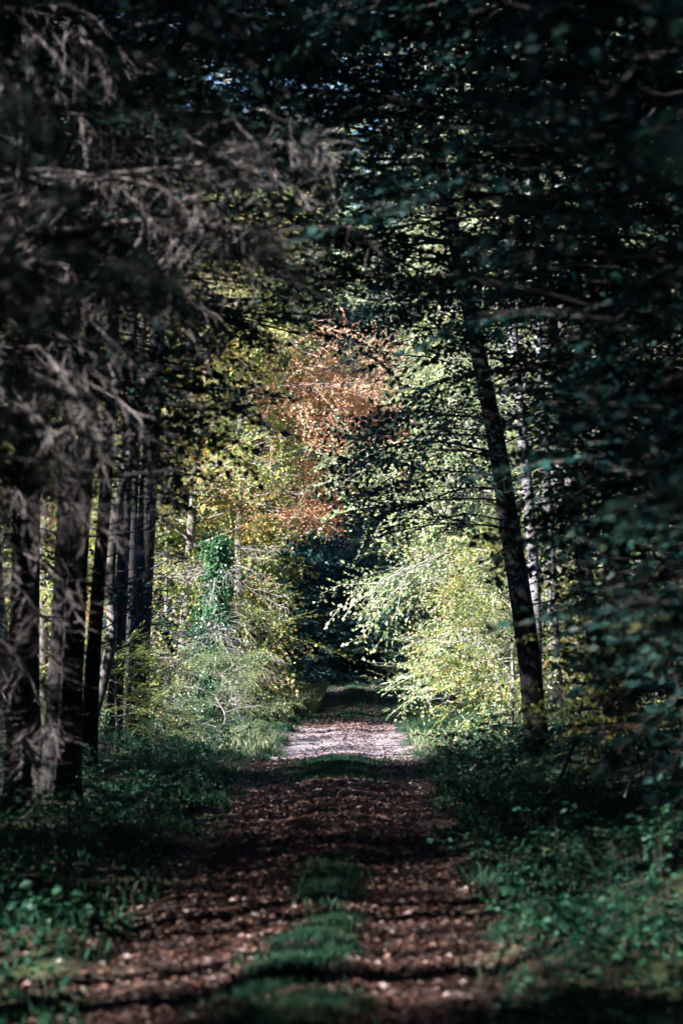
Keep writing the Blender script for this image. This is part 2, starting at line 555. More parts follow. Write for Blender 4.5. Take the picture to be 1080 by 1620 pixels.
def make_tree(name, label, loc, rng, H=14, r=.18, lean=(0, 0), z0=2.0, R=3.5, nl=26, tmpl=T_BEECH, leafm='leaf_green', barkm='bark_dark',
              twigm='twig', prof=None, el=(.9, .2), droop=.25, side_n=6, sp_scale=1.0, azc=None, keep=None, cat='tree', wig=.06,
              group=None, trunk=None, sub=.42, spn=2, pts=None, rad=None, crown=True, ends=True, rz=0, maxs=420, lod=True, flat=None, limb_r=1.0):
    """trunk > limbs > side branches > leafy sprays. keep(world point) prunes sprays."""
    root = thing(name, label, cat, loc, rz, group)
    loc = np.array(loc, float)
    flat = (1.3 if tmpl is T_FINE else .3) if flat is None else flat
    tp = trunk_pts(rng, H, lean, 18, wig) if pts is None else np.asarray(pts, float)
    k = len(tp)
    f = np.linspace(0, 1, k)
    zz = (tp[:, 2] - tp[0, 2]) / max(tp[-1, 2] - tp[0, 2], 1e-6)
    rr = r * (1 - .78 * f ** 1.2) * (1 + .5 * np.exp(-f * H / .45)) if rad is None else rad
    b = MB()
    b.tube(tp, rr, 14, wob=.035, rng=rng)
    b.build('trunk', barkm, root, True)
    if not crown:
        return root
    lb, tb, cb = MB(), MB(), MB()
    sprays = []
    ga = rng.uniform(0, 6.28)
    ok = (lambda p: True) if keep is None else (lambda p: keep(p + loc))
    for i in range(nl):
        q = (i + rng.uniform(0, .9)) / nl
        z = z0 + (H * .985 - z0) * q
        s = interp(tp, (z / H))
        ga += 2.4 + rng.uniform(-.4, .4)
        a = ga if azc is None else azc[0] + rng.uniform(-azc[1], azc[1])
        ln = R * (prof(q) if prof else (.35 + .65 * math.sin(math.pi * min(1, (.25 + .75 * q))) ** .8)) * rng.uniform(.75, 1.15)
        e = el[0] * q + el[1] * (1 - q) + rng.uniform(-.12, .12)
        dr = np.array([math.cos(a) * math.cos(e), math.sin(a) * math.cos(e), math.sin(e)])
        t = np.linspace(0, 1, 7)[:, None]
        bend = np.cumsum(rng.standard_normal((7, 3)) * .02 * ln, 0) * t
        lp = s + dr * ln * t - UP * droop * ln * t ** 2 + bend
        lr = max(.010, min(.3 * r, .016 * ln ** 1.1 + .006) * limb_r)
        if keep is not None:
            last = 0
            while last < 6 and ok(lp[last + 1]):
                last += 1
            if last < 3:
                continue
            lp = np.array([interp(lp[:last + 1], c_ / 6) for c_ in range(7)])
            ln = ln * last / 6
        lb.tube(lp, np.linspace(lr, lr * .25, 7), 5)
        ns = max(3, int(side_n * ln / R + 1))
        for j in range(ns):
            g = .22 + .78 * (j + rng.uniform(.2, .8)) / ns
            p0 = interp(lp, g)
            tg = nrm(interp(lp, min(g + .12, 1)) - interp(lp, g - .1))
            hs = nrm(np.cross(UP, tg)) * (1 if j % 2 else -1)
            sl = ln * sub * (1.15 - .7 * g) * rng.uniform(.7, 1.2)
            sd = nrm(tg * .7 + hs * rng.uniform(.5, 1.0) + UP * rng.uniform(-.15, .3))
            if not ok(p0 + sd * sl * .7):
                continue
            tt = np.linspace(0, 1, 4)[:, None]
            spnt = p0 + sd * sl * tt - UP * droop * .7 * sl * tt ** 2
            lb.tube(spnt, np.linspace(lr * .45, .005, 4), 4, cap=False)
            for h in range(spn):
                hh = .35 + .6 * (h + rng.uniform(0, 1)) / spn
                pp = interp(spnt, hh)
                d2 = nrm(sd + rng.standard_normal(3) * .35 + nrm(np.cross(UP, sd)) * (.6 if h % 2 else -.6) * rng.uniform(.3, 1.2)
                         - UP * .12)
                nn = nrm(UP + rng.standard_normal(3) * flat)
                if ok(pp + d2 * .6 * sp_scale):
                    sprays.append((pp, d2, nn, sp_scale * rng.uniform(.7, 1.2)))
        if ends and ok(lp[-1]):
            sprays.append((lp[-2], nrm(lp[-1] - lp[-2]), nrm(UP + rng.standard_normal(3) * .2), sp_scale))
    place(thin(sprays, maxs, loc, rng, lod), tmpl, cb, tb, rng)
    if lb.n:
        lbo = stuff(lb.build('branches', barkm, root, True))
        if tb.n:
            stuff(tb.build('twigs', twigm, lbo))
    if cb.n:
        stuff(cb.build('crown', leafm, root))
    return root


def make_spruce(name, label, loc, rng, H=18, r=.2, z0=1.5, R=2.6, step=.42, per=5, dead_to=4.0, leafm='needle', keep=None, group=None,
                density=1.0, rz=0, lean=(0, 0), cat='tree', sps=1.0, maxs=260, maxd=260, lod=True, tmpl=None):
    root = thing(name, label, cat, loc, rz, group)
    loc = np.array(loc, float)
    tp = trunk_pts(rng, H, lean, 16, .025)
    f = np.linspace(0, 1, 16)
    b = MB()
    b.tube(tp, r * (1 - .9 * f) * (1 + .5 * np.exp(-f * H / .5)), 14, wob=.03, rng=rng)
    b.build('trunk', 'bark_dark', root, True)
    lb, tb, cb, db = MB(), MB(), MB(), MB()
    live, dead = [], []
    ok = (lambda p: True) if keep is None else (lambda p: keep(p + loc))
    z = z0
    while z < H * .97:
        q = z / H
        for i in range(per):
            a = rng.uniform(0, 6.28)
            isd = z < dead_to * rng.uniform(.7, 1.3)
            ln = R * (1 - q) ** .75 * rng.uniform(.75, 1.15) * (.85 if isd else 1) + .25
            dr = np.array([math.cos(a), math.sin(a), rng.uniform(-.05, .15)])
            t = np.linspace(0, 1, 6)[:, None]
            lp = interp(tp, q) + dr * ln * t - UP * ln * (.42 * t ** 1.6 - .2 * t ** 4)
            if not ok(lp[3]):
                continue
            lb.tube(lp, np.linspace(.012 + .007 * ln, .006, 6), 4, cap=False)
            for g in np.arange(.3, 1.0, .3 / ln / density if ln > .6 else .4):
                p0 = interp(lp, g)
                tg = nrm(interp(lp, min(g + .1, 1)) - interp(lp, g - .1))
                for s in (-1, 1):
                    sd = nrm(tg * .8 + nrm(np.cross(UP, tg)) * s * rng.uniform(.4, 1.0) - UP * rng.uniform(.05, .4))
                    if ok(p0 + sd * .5):
                        (dead if isd else live).append((p0, sd, nrm(UP + rng.standard_normal(3) * .2), rng.uniform(.55, .95) * (1.1 - .4 * g) * sps))
            if ok(lp[-1]):
                (dead if isd else live).append((lp[-2], nrm(lp[-1] - lp[-2]), UP, .8 * sps))
        z += step * rng.uniform(.7, 1.3)
    place(thin(live, maxs, loc, rng, lod), tmpl or T_SPRUCE, cb, tb, rng)
    place(thin(dead, maxd, loc, rng, lod), T_DEAD, cb, db, rng)
    lo = stuff(lb.build('branches', 'bark_dark', root, True))
    if tb.n:
        stuff(tb.build('twigs', 'twig', lo))
    if db.n:
        stuff(db.build('dead_twigs', 'dead_twig', lo))
    if cb.n:
        stuff(cb.build('crown', leafm, root))
    return root


def gpos(x, y, dz=0.0):
    return (float(x), float(y), float(gz(x, y)) - dz)


# ------------------------------------------------------------------ forest canopy that shades the near track
rs = np.random.default_rng(21)


def vault(w, h):
    """keeps the driving space over the track free of twigs"""
    return lambda p: abs((p[0] - .35 * xc(p[1])) / w) ** 2.6 + abs(p[2] / h) ** 2.6 > 1


# prototypes of the trees standing back from the track
SHADE_LABEL_B = 'shade beech standing among the dark trees back from the track'
SHADE_LABEL_S = 'dark spruce standing among the trees back from the track'
pro = [
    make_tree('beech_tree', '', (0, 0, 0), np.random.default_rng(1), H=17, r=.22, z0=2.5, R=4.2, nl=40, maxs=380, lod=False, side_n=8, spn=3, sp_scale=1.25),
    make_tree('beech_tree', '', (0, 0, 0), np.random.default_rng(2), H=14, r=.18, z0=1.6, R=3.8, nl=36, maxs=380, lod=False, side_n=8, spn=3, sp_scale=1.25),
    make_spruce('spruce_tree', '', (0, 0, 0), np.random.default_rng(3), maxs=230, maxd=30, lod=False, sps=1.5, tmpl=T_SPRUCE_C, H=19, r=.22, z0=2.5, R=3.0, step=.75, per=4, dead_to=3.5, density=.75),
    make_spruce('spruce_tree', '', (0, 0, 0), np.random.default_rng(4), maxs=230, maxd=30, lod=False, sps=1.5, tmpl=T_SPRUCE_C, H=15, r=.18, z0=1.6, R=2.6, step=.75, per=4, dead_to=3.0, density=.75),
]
pro += [
    make_tree('maple_tree', '', (0, 0, 0), np.random.default_rng(5), H=14, r=.17, z0=.6, R=4.0, nl=40, maxs=420, lod=False, side_n=8, spn=3, sp_scale=1.5,
              leafm='leaf_yellowgreen', barkm='bark_grey', twigm='pale_twig'),
    make_tree('hornbeam_tree', '', (0, 0, 0), np.random.default_rng(6), H=14, r=.17, z0=.6, R=4.0, nl=40, maxs=420, lod=False, side_n=8, spn=3, sp_scale=1.5,
              leafm='leaf_pale', barkm='bark_grey', twigm='pale_twig'),
    make_tree('beech_tree', '', (0, 0, 0), np.random.default_rng(7), H=19, r=.2, z0=8.8, R=5.4, nl=40, maxs=420, lod=False, side_n=8, spn=3, sp_scale=1.7),
]
used = [False] * 7


def shade(k, x, y, s, rz, label, group):
    if used[k]:
        o = copy_tree(pro[k])
    else:
        o = pro[k]
        used[k] = True
    o.location = gpos(x, y, .05)
    o.rotation_euler.z = rz
    o.scale = (s, s, s)
    o['label'] = label
    o['group'] = group
    return o


GAPS = [((0, 19.5), 4.0), ((0, 32.5), 2.8)]


def in_gap(x, y, more=1.2):
    for (gx, gy), hw in GAPS:
        if x > gx:
            continue
        if abs((x - gx) * sy - (y - gy) * sx) < hw + more:
            return True
    return False


def scatter(x0, x1, y0, y1, dmin, n, ok, rng):
    out = []
    for _ in range(n * 40):
        if len(out) >= n:
            break
        p = (rng.uniform(x0, x1), rng.uniform(y0, y1))
        if ok(*p) and all((p[0] - q[0]) ** 2 + (p[1] - q[1]) ** 2 > dmin ** 2 for q in out):
            out.append(p)
    return out


# left of the track: everything on the sun side of the line that must stay in shade
left = scatter(-26, -6.3, -24, 36, 2.6, 58, lambda x, y: y < 42.0 + .625 * x - 1.0 and not in_gap(x, y), rs)
for (x, y) in left:
    shade(int(rs.choice([0, 1, 2, 3])), x, y, rs.uniform(.7, 1.05), rs.uniform(0, 6.28),
          'tall tree in the dark wood left of the near track, outside the frame', 'trees of the dark wood on the left')
rp = np.random.default_rng(8)
pole = make_spruce('spruce_tree', '', (0, 0, 0), rp, H=8.5, r=.12, z0=2.0, R=.8, step=.7, per=2, dead_to=99, density=.8, maxs=50, maxd=14, lod=False, tmpl=T_SPRUCE_C)
poles = scatter(-9.2, -4.9, 4, 34, .42, 56, lambda x, y: in_gap(x, y, -.6) and y > 8, rp)  # unseen poles, added to cut the sun into streaks across the track
for i, (x, y) in enumerate(poles):
    o = pole if i == 0 else copy_tree(pole)
    o.location = gpos(x, y, .05)
    o.rotation_euler.z = rp.uniform(0, 6.28)
    s_ = rp.uniform(.75, 1.15)
    o.scale = (s_, s_, s_)
    o['label'] = 'bare pole added outside the frame on the left to cast shadow streaks'
    o['group'] = 'added shadow poles left of the near track'
for x, y, nm in ((-6.6, 46.4, 'nearer the gravel'), (-6.9, 44.4, 'farther from the gravel')):  # added stems, set here to throw shade on the clustered trunks
    o = pole.copy()
    COL.objects.link(o)
    t_ = [c_ for c_ in pole.children if c_.name.startswith('trunk')][0].copy()
    COL.objects.link(t_)
    t_.parent = o
    o.location = gpos(x, y, .05)
    o.scale = (2.6, 2.6, 1.15)
    o['label'] = 'thick stem added to block the sun at the left edge beyond the clustered trunks, ' + nm
    o['group'] = 'added sun-blocking stems on the left'
right = scatter(6.5, 24, -12, 52, 4.2, 30, lambda x, y: y < 44 or x > 12, rs)
for (x, y) in right:
    shade(int(rs.choice([0, 1, 2, 3])), x, y, rs.uniform(.85, 1.15), rs.uniform(0, 6.28),
          'tall tree in the dark wood right of the track, behind the roadside growth', 'trees of the dark wood on the right')
for (x, y) in ((-2.5, -6), (2.8, -9), (-5.2, 2.5), (5.0, 2.0), (0.5, -16), (-4.2, -12), (4.5, -4), (-4.5, -20), (4.6, -15), (0, -24)):
    shade(0 if y < 0 else 1, x, y, 1.0, x * 3, 'tall beech arching over the track behind the viewpoint', 'beeches behind the viewpoint')
for i, y in enumerate((-7, -2, 3, 8, 13, 18, 23.5, 28.5, 34)):
    for sd in (-1, 1):
        up_ = 1.3 if sd < 0 and y in (13, 18) else 1.0       # higher crowns where the sun reaches the dead boughs
        shade(6, sd * (4.5 + .5 * math.sin(i * 2.1)) + (0 if sd > 0 else -.2), y + 1.3 * sd, up_ * (.95 + .1 * math.sin(i * 1.7 + sd)), i * 1.3 + sd,
              'tall high crowned beech closing the roof over the near track, its foliage above the frame', 'high crowned beeches over the near track')
ring = scatter(-34, 34, -62, -24, 3.6, 46, lambda x, y: True, rs)  # outer trees, added unseen to hide the bright low sky from the foreground
ring += scatter(24, 44, -24, 60, 4.0, 34, lambda x, y: True, rs)
ring += scatter(-48, -27, -30, 95, 4.0, 56, lambda x, y: True, rs)
for (x, y) in ring:
    shade(int(rs.choice([0, 1, 2, 3])), x, y, rs.uniform(.8, 1.0), rs.uniform(0, 6.28),
          'unseen tree of the deep wood, added to shut out the low sky', 'added sky-screening trees of the deep wood outside the picture')
# low spruces added to keep sky light off the trunk cluster
low = scatter(-17, -6.3, 29, 51, 2.1, 26, lambda x, y: y > 36 + .625 * x, rs)
for i, (x, y) in enumerate(low):
    shade(3, x, y, rs.uniform(.36, .5) * (1 if y < 44 else .85), rs.uniform(0, 6.28), 'low spruce added left of the clustered trunks to screen them from the sky', 'added low spruces left of the trunk cluster')
# far end of the ride: a closed wall of wood in its own shade
far = scatter(-22, 22, 138, 172, 3.4, 56, lambda x, y: True, rs)
for (x, y) in far:
    shade(int(rs.choice([0, 1, 2, 3])), x, y, rs.uniform(1.6, 2.2), rs.uniform(0, 6.28),
          'dark tree in the shaded wood that closes the far end of the track', 'dark trees at the far end of the track')
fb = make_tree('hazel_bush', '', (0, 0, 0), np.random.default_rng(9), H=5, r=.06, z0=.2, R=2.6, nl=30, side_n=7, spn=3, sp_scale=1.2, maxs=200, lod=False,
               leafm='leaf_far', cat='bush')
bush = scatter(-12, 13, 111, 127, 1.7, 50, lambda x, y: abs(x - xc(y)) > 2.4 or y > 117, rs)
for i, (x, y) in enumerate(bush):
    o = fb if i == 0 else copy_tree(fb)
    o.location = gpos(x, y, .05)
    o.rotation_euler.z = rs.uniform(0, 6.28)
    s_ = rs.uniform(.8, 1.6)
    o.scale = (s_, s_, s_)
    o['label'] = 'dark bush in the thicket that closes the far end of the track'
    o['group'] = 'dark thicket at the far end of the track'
mid = scatter(-30, -5.5, 77, 118, 3.8, 28, lambda x, y: abs(y - 105 - .625 * (min(x, -10) if y >= 97 else x)) > 6.5, rs)
for (x, y) in mid:
    if y < 97:
        shade(4, x, y, rs.uniform(1.1, 1.5), rs.uniform(0, 6.28), 'yellow green maple of the sunlit wood behind the large left maple', 'sunlit maples behind the left foliage')
    else:
        shade(int(rs.choice([0, 1, 2, 3])), min(x, -10), y, rs.uniform(1.3, 1.6), rs.uniform(0, 6.28),
              'dark tree standing behind the sunlit maples on the left', 'dark trees behind the sunlit left foliage')
mid = scatter(6.5, 24, 64, 116, 3.8, 34, lambda x, y: True, rs)
for (x, y) in mid:
    if y < 96:
        shade(5, x, y, rs.uniform(1.1, 1.6), rs.uniform(0, 6.28), 'pale green hornbeam of the sunlit wood behind the large right hornbeam', 'sunlit hornbeams behind the right foliage')
    else:
        shade(int(rs.choice([0, 1, 2, 3])), max(x, 10.5), y, rs.uniform(1.3, 1.6), rs.uniform(0, 6.28),
              'dark tree standing behind the sunlit hornbeams on the right', 'dark trees behind the sunlit right foliage')
for x, y, s_, lab in ((-9.4, 120, 2.1, 'tall beech left of the far track, its crown high above the orange leaves'), (9.6, 121, 2.1, 'tall beech right of the far track, its crown high in the gap')):
    shade(0, x, y, s_, x, lab, 'tall beeches beside the far track')

# ------------------------------------------------------------------ roadside trees arching over the near track
NEAR = [  # x, y, H, R, z0, vault w, vault h, sprays
    (3.4, 10.5, 7, 2.5, 2.0, 1.7, 4.6, 240, 'overhanging beech nearest the camera on the right, only its leafy branches showing'),
    (3.9, 15.0, 9, 4.2, 1.4, 1.8, 4.9, 480, 'overhanging beech on the right, second from the camera, filling the upper right corner'),
    (4.3, 19.5, 10, 4.8, 1.0, 2.0, 5.4, 500, 'overhanging beech on the right, third from the camera, above the green brambles'),
    (4.8, 24.5, 11, 5.2, .8, 2.4, 5.9, 520, 'overhanging beech on the right, fourth from the camera, behind the upright bramble shoots'),
    (5.4, 30.5, 12.5, 5.4, .8, 2.9, 6.7, 500, 'overhanging beech on the right whose low leaves hang beside the leaning trunk'),
    (-4.2, 26.5, 12, 5.4, 4.2, 2.1, 5.5, 540, 'tall beech on the left, its leaves closing the top of the arch'),
    (-5.0, 33.0, 14, 5.6, 5.0, 2.7, 6.5, 460, 'tall beech on the left behind the clustered dark trunks'),
    (-4.7, 22.8, 10.5, 5.2, 3.8, 1.7, 4.7, 480, 'beech on the left whose branches cross over the track between the spruces'),
    (5.0, 27.6, 11.5, 5.0, 3.0, 2.6, 6.2, 460, 'slender beech on the right whose high branches close the arch before the leaning trunk'),
    (5.9, 34.0, 13.5, 5.2, 3.0, 3.2, 7.2, 440, 'beech on the right directly in front of the leaning trunk'),
    (6.2, 37.0, 15, 6.0, 2.5, 3.7, 7.8, 420, 'tall beech on the right behind the leaning trunk'),
]
for i, (x, y, H, R, z0, vw, vh, ms, lab) in enumerate(NEAR):
    make_tree('beech_tree', lab, gpos(x, y, .05), np.random.default_rng(60 + i), H=H, r=.15, z0=z0, R=R, nl=54, side_n=9, spn=3, maxs=int(ms * .88),
              sp_scale=1.0, keep=vault(vw, vh), tmpl=T_NEAR if y < 12 else T_BEECH, group='beeches arching over the track', droop=.2, el=(.7, .1),
              prof=lambda q: .75 + .35 * math.sin(math.pi * (.2 + .7 * q)))

# ------------------------------------------------------------------ left: spruces with dead lower boughs
dead_spruce = make_spruce('spruce_tree', 'spruce at the left edge with grey dead boughs hanging into the picture', gpos(-3.1, 16.5, .05), np.random.default_rng(81),
            H=17, r=.2, z0=3.4, R=2.4, step=.4, per=5, dead_to=6.0, density=1.0, keep=vault(1.9, 5.0), maxs=36, maxd=90, group='spruces on the left verge')
make_spruce('spruce_tree', 'dark spruce filling the upper left corner nearest the camera', gpos(-2.5, 9.5, .05), np.random.default_rng(82),
            H=12, r=.15, z0=2.6, R=2.3, step=.3, per=6, dead_to=2.0, density=1.2, keep=vault(1.6, 4.0), maxs=230, group='spruces on the left verge')
make_spruce('spruce_tree', 'spruce on the left whose dark drooping boughs hang over the arch', gpos(-3.7, 21.5, .05), np.random.default_rng(83),
            H=18, r=.2, z0=3.6, R=4.2, step=.36, per=5, dead_to=5.2, density=1.2, keep=vault(1.6, 4.7), maxs=210, maxd=90, group='spruces on the left verge')

def dead_bough(root, pxs, d, r0, nsp, seed, size=(.35, .75), mat='dead_twig', dd=0.0):
    """a bare drooping limb of a tree with hanging twig curtains"""
    rng = np.random.default_rng(seed)
    P = np.array([at(a, b_, d + dd * i) for i, (a, b_) in enumerate(pxs)]) - np.array(root.location)
    Q = np.array([interp(P, t) for t in np.linspace(0, 1, 14)])
    for _ in range(2):
        Q[1:-1] = (Q[:-2] + 2 * Q[1:-1] + Q[2:]) / 4
    Q[1:-1] += rng.standard_normal((12, 3)) * .012
    b = MB()
    b.tube(Q, np.linspace(r0, r0 * .3, 14), 7, wob=.05, rng=rng)
    o = b.build('dead_bough', mat, root, True)
    tb = MB()
    spr = []
    for k in range(nsp):
        f = rng.uniform(.08, 1) if k else 1.0
        p0 = interp(Q, f)
        tg = nrm(Q[min(13, int(f * 13) + 1)] - Q[max(0, int(f * 13) - 1)])
        a = rng.uniform(0, 6.28)
        dr = nrm(tg * rng.uniform(0, .7) + np.array([math.cos(a), math.sin(a), 0]) * .5 - UP * rng.uniform(.2, 1.1))
        spr.append((p0, dr, nrm(np.array([math.cos(a + 1.6), math.sin(a + 1.6), .3])), rng.uniform(*size)))
    place(spr, T_HANG, None, tb, rng)
    stuff(tb.build('twigs', mat, o))


for i, (pxs, d, r0, ns) in enumerate([
        ([(-160, 300), (60, 272), (180, 272), (300, 255), (370, 232), (435, 208)], 16.5, .022, 20),
        ([(-120, 250), (90, 262), (190, 275), (290, 305), (355, 316)], 16.8, .014, 14),
        ([(-140, 200), (100, 190), (230, 215), (330, 190), (420, 160)], 17.3, .014, 14),
        ([(-100, 380), (150, 350), (300, 345), (420, 365), (540, 350)], 17.0, .015, 20),
        ([(-160, 440), (0, 400), (60, 425), (122, 458)], 15.0, .024, 5),
        ([(-160, 420), (0, 405), (100, 414)], 15.4, .018, 4),
        ([(-180, 520), (-20, 545), (75, 546), (120, 620), (140, 700)], 15.5, .013, 16),
        ([(-180, 640), (-10, 620), (60, 650), (95, 740), (150, 800)], 15.8, .012, 16),
        ([(-180, 850), (-20, 850), (60, 880), (110, 930)], 17.5, .012, 14),
        ([(-150, 880), (-10, 900), (50, 950), (85, 1030)], 18.6, .010, 18),
        ([(-150, 980), (0, 1000), (45, 1060), (75, 1140)], 19.2, .010, 18),
        ([(-150, 1090), (-10, 1110), (40, 1170), (60, 1240)], 19.8, .010, 18),
        ([(-150, 760), (-10, 740), (70, 790), (120, 880)], 18.0, .010, 18)]):
    dead_bough(dead_spruce, pxs, d, r0, ns, 300 + i, (.35, .75) if i < 4 else (.2, .42))

# ------------------------------------------------------------------ left: the cluster of dark trunks
def px_trunk(name, label, pxs, d, wpx, barkm, top=3.0, stubs=0, side=1, seed=0, lean_top=0, group='dark trunks clustered on the left', live=True, **kw):
    """trunk through photograph points, its foot on the ground"""
    rng = np.random.default_rng(seed)
    P = np.array([at(a, b_, d) for a, b_ in pxs])
    foot = P[0].copy()
    foot[2] = gz(foot[0], foot[1]) - .15
    if P[0][2] > foot[2] + .4:
        P = np.vstack([foot, P])
    else:
        P[0] = foot
    tdir = nrm(P[-1] - P[-2])
    P = np.vstack([P, P[-1] + tdir * top * .5, P[-1] + tdir * top])
    tt = np.linspace(0, len(P) - 1, 26)
    base = P[0].copy()
    Q = np.array([interp(P, t / (len(P) - 1)) for t in tt])
    for _ in range(2):
        Q[1:-1] = (Q[:-2] + 2 * Q[1:-1] + Q[2:]) / 4
    Q = Q - base
    r = wpx / FPX * d / 2
    f = np.linspace(0, 1, 26)
    rad = r * (1.08 - .5 * f) * (1 + .45 * np.exp(-f * 22))
    root = make_tree(name, label, base, rng, pts=Q, rad=rad, barkm=barkm, crown=bool(kw), H=Q[-1][2], r=r, group=group, **kw)
    H = Q[-1][2]
    if live:
        lb, tb, cb = MB(), MB(), MB()
        spr = []
        for k in range(20):
            q = .62 + .37 * k / 20
            p0 = interp(Q, q)
            a = rng.uniform(0, 6.28)
            ln = rng.uniform(.5, 1.3)
            e = p0 + np.array([math.cos(a), math.sin(a), -.25]) * ln
            lb.tube(np.stack([p0, (p0 + e) / 2 + UP * .05, e]), [.02, .014, .006], 4)
            for g in (.5, 1):
                spr.append((p0 + (e - p0) * g, nrm(e - p0 + rng.standard_normal(3) * .5), nrm(UP + .3 * rng.standard_normal(3)), .7))
        place(spr, T_SPRUCE_C, cb, tb, rng)
        lo = stuff(lb.build('branches', 'bark_dark', root, True))
        stuff(tb.build('twigs', 'twig', lo))
        stuff(cb.build('crown', 'needle', root))
    for k in range(stubs):
        q = .16 + .5 * (k + rng.uniform(0, .9)) / stubs
        p0 = interp(Q, q)
        a = rng.uniform(-.9, .9) + (0 if (side > 0) ^ (rng.random() < .25) else math.pi)
        ln = rng.uniform(.35, 1.0)
        dr = np.array([math.cos(a), math.sin(a), rng.uniform(-.1, .35)])
        b = MB()
        t = np.linspace(0, 1, 5)[:, None]
        lp = p0 + dr * ln * t + UP * ln * .18 * t ** 2 + np.cumsum(rng.standard_normal((5, 3)) * .015, 0)
        b.tube(lp, np.linspace(.017, .006, 5), 5)
        for j in range(3):
            g = rng.uniform(.35, .9)
            b0 = interp(lp, g)
            b.tube(np.stack([b0, b0 + (dr + rng.standard_normal(3) * .45) * ln * rng.uniform(.15, .35)]), [.007, .004], 4)
        b.build('dead_branch', 'bark_dark', root, True)
    return root


px_trunk('spruce_tree', 'thick dark trunk with short bare side branches, rightmost of the left cluster',
         [(217, 1140), (222, 1000), (230, 860), (238, 720), (246, 560)], 48, 34, 'bark_dark', 6, 30, 1, 1)
px_trunk('young_tree', 'thin grey curving trunk crossing in front of the dark left trunks',
         [(120, 1200), (145, 1150), (163, 1085), (179, 1015), (177, 960), (172, 890), (186, 790), (207, 700), (224, 630), (240, 560)], 40, 19,
         'bark_grey', 3, 5, 1, 2, live=False)
px_trunk('spruce_tree', 'slim trunk with sunlit left flank just left of the thickest dark trunk',
         [(180, 1150), (190, 1000), (196, 860), (202, 700), (206, 560)], 46, 22, 'bark_dark', 5, 8, -1, 3)
px_trunk('spruce_tree', 'dark trunk third from the left in the cluster, behind the curving one',
         [(140, 1240), (148, 1050), (158, 900), (168, 760), (176, 560)], 36, 24, 'bark_dark', 4, 10, 1, 4)
px_trunk('spruce_tree', 'dark trunk with split base at the front of the left cluster',
         [(108, 1300), (114, 1100), (122, 900), (134, 740), (144, 560)], 30, 36, 'bark_dark', 4, 8, 1, 5)
px_trunk('spruce_tree', 'brownish trunk leftmost of the clustered trunks, standing beside the split base',
         [(80, 1295), (90, 1130), (98, 950), (104, 780), (110, 560)], 31, 30, 'bark_dark', 4, 8, -1, 6)
px_trunk('spruce_tree', 'slim distant trunk nearly hidden between the two rightmost trunks of the left cluster',
         [(206, 1130), (208, 900), (214, 700), (222, 560)], 55, 16, 'bark_dark', 4, 6, -1, 7)
px_trunk('spruce_tree', 'dark trunk at the left edge behind the hanging dead boughs',
         [(30, 1280), (34, 1000), (40, 700), (44, 500)], 27, 38, 'bark_dark', 4, 6, 1, 8)

# ------------------------------------------------------------------ right: leaning trunk, birches behind it
px_trunk('leaning_tree', 'thick dark trunk leaning left on the right side of the track',
         [(846, 1150), (832, 1000), (816, 900), (800, 790), (784, 690), (766, 600)], 39, 37, 'bark_dark', 5, 10, 1, 20, group='trunks on the right', live=False,
         z0=3.6, R=2.5, nl=26, azc=(math.pi, 1.5), el=(.5, .1), droop=.3, side_n=8, spn=3, maxs=120, flat=.7, limb_r=.45, keep=lambda p: p[2] > 4.0 and p[0] > .3)
px_trunk('birch_tree', 'pale birch trunk just right of the leaning dark trunk',
         [(846, 1150), (848, 960), (838, 800), (826, 680), (816, 560)], 50, 20, 'bark_birch', 6, 4, 1, 21, group='trunks on the right', live=False)
px_trunk('birch_tree', 'second pale birch trunk further right, half hidden by twigs',
         [(880, 1150), (874, 960), (866, 800), (860, 680), (854, 560)], 52, 17, 'bark_birch', 6, 4, 1, 22, group='trunks on the right', live=False)
px_trunk('spruce_tree', 'slanting dark trunk at the right among shaded branches',
         [(960, 1180), (935, 980), (912, 820), (890, 640), (876, 520)], 36, 26, 'bark_grey', 4, 10, -1, 23, group='trunks on the right', live=False)

# ------------------------------------------------------------------ sunlit background trees
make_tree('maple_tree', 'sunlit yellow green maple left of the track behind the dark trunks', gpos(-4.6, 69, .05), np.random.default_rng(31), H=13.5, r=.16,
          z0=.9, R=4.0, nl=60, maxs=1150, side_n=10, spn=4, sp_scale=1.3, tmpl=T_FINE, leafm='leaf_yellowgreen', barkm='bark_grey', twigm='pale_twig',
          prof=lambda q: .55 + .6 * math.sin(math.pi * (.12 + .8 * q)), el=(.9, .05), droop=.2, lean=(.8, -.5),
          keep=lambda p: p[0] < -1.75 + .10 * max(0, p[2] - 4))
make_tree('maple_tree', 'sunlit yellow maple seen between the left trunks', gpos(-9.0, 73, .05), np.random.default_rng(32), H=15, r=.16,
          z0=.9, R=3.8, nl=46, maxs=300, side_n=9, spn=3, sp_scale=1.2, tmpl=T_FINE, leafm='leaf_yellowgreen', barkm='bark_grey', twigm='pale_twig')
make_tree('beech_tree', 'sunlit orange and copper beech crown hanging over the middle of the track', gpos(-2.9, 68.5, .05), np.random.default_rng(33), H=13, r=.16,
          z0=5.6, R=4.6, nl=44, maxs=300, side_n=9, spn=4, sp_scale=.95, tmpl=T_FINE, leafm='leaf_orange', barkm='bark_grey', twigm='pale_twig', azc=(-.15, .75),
          el=(.6, .05), droop=.3, keep=lambda p: p[2] > (5.6 if p[0] < -.2 else 7.0) and p[0] < 2.0 and p[2] < 11.2)
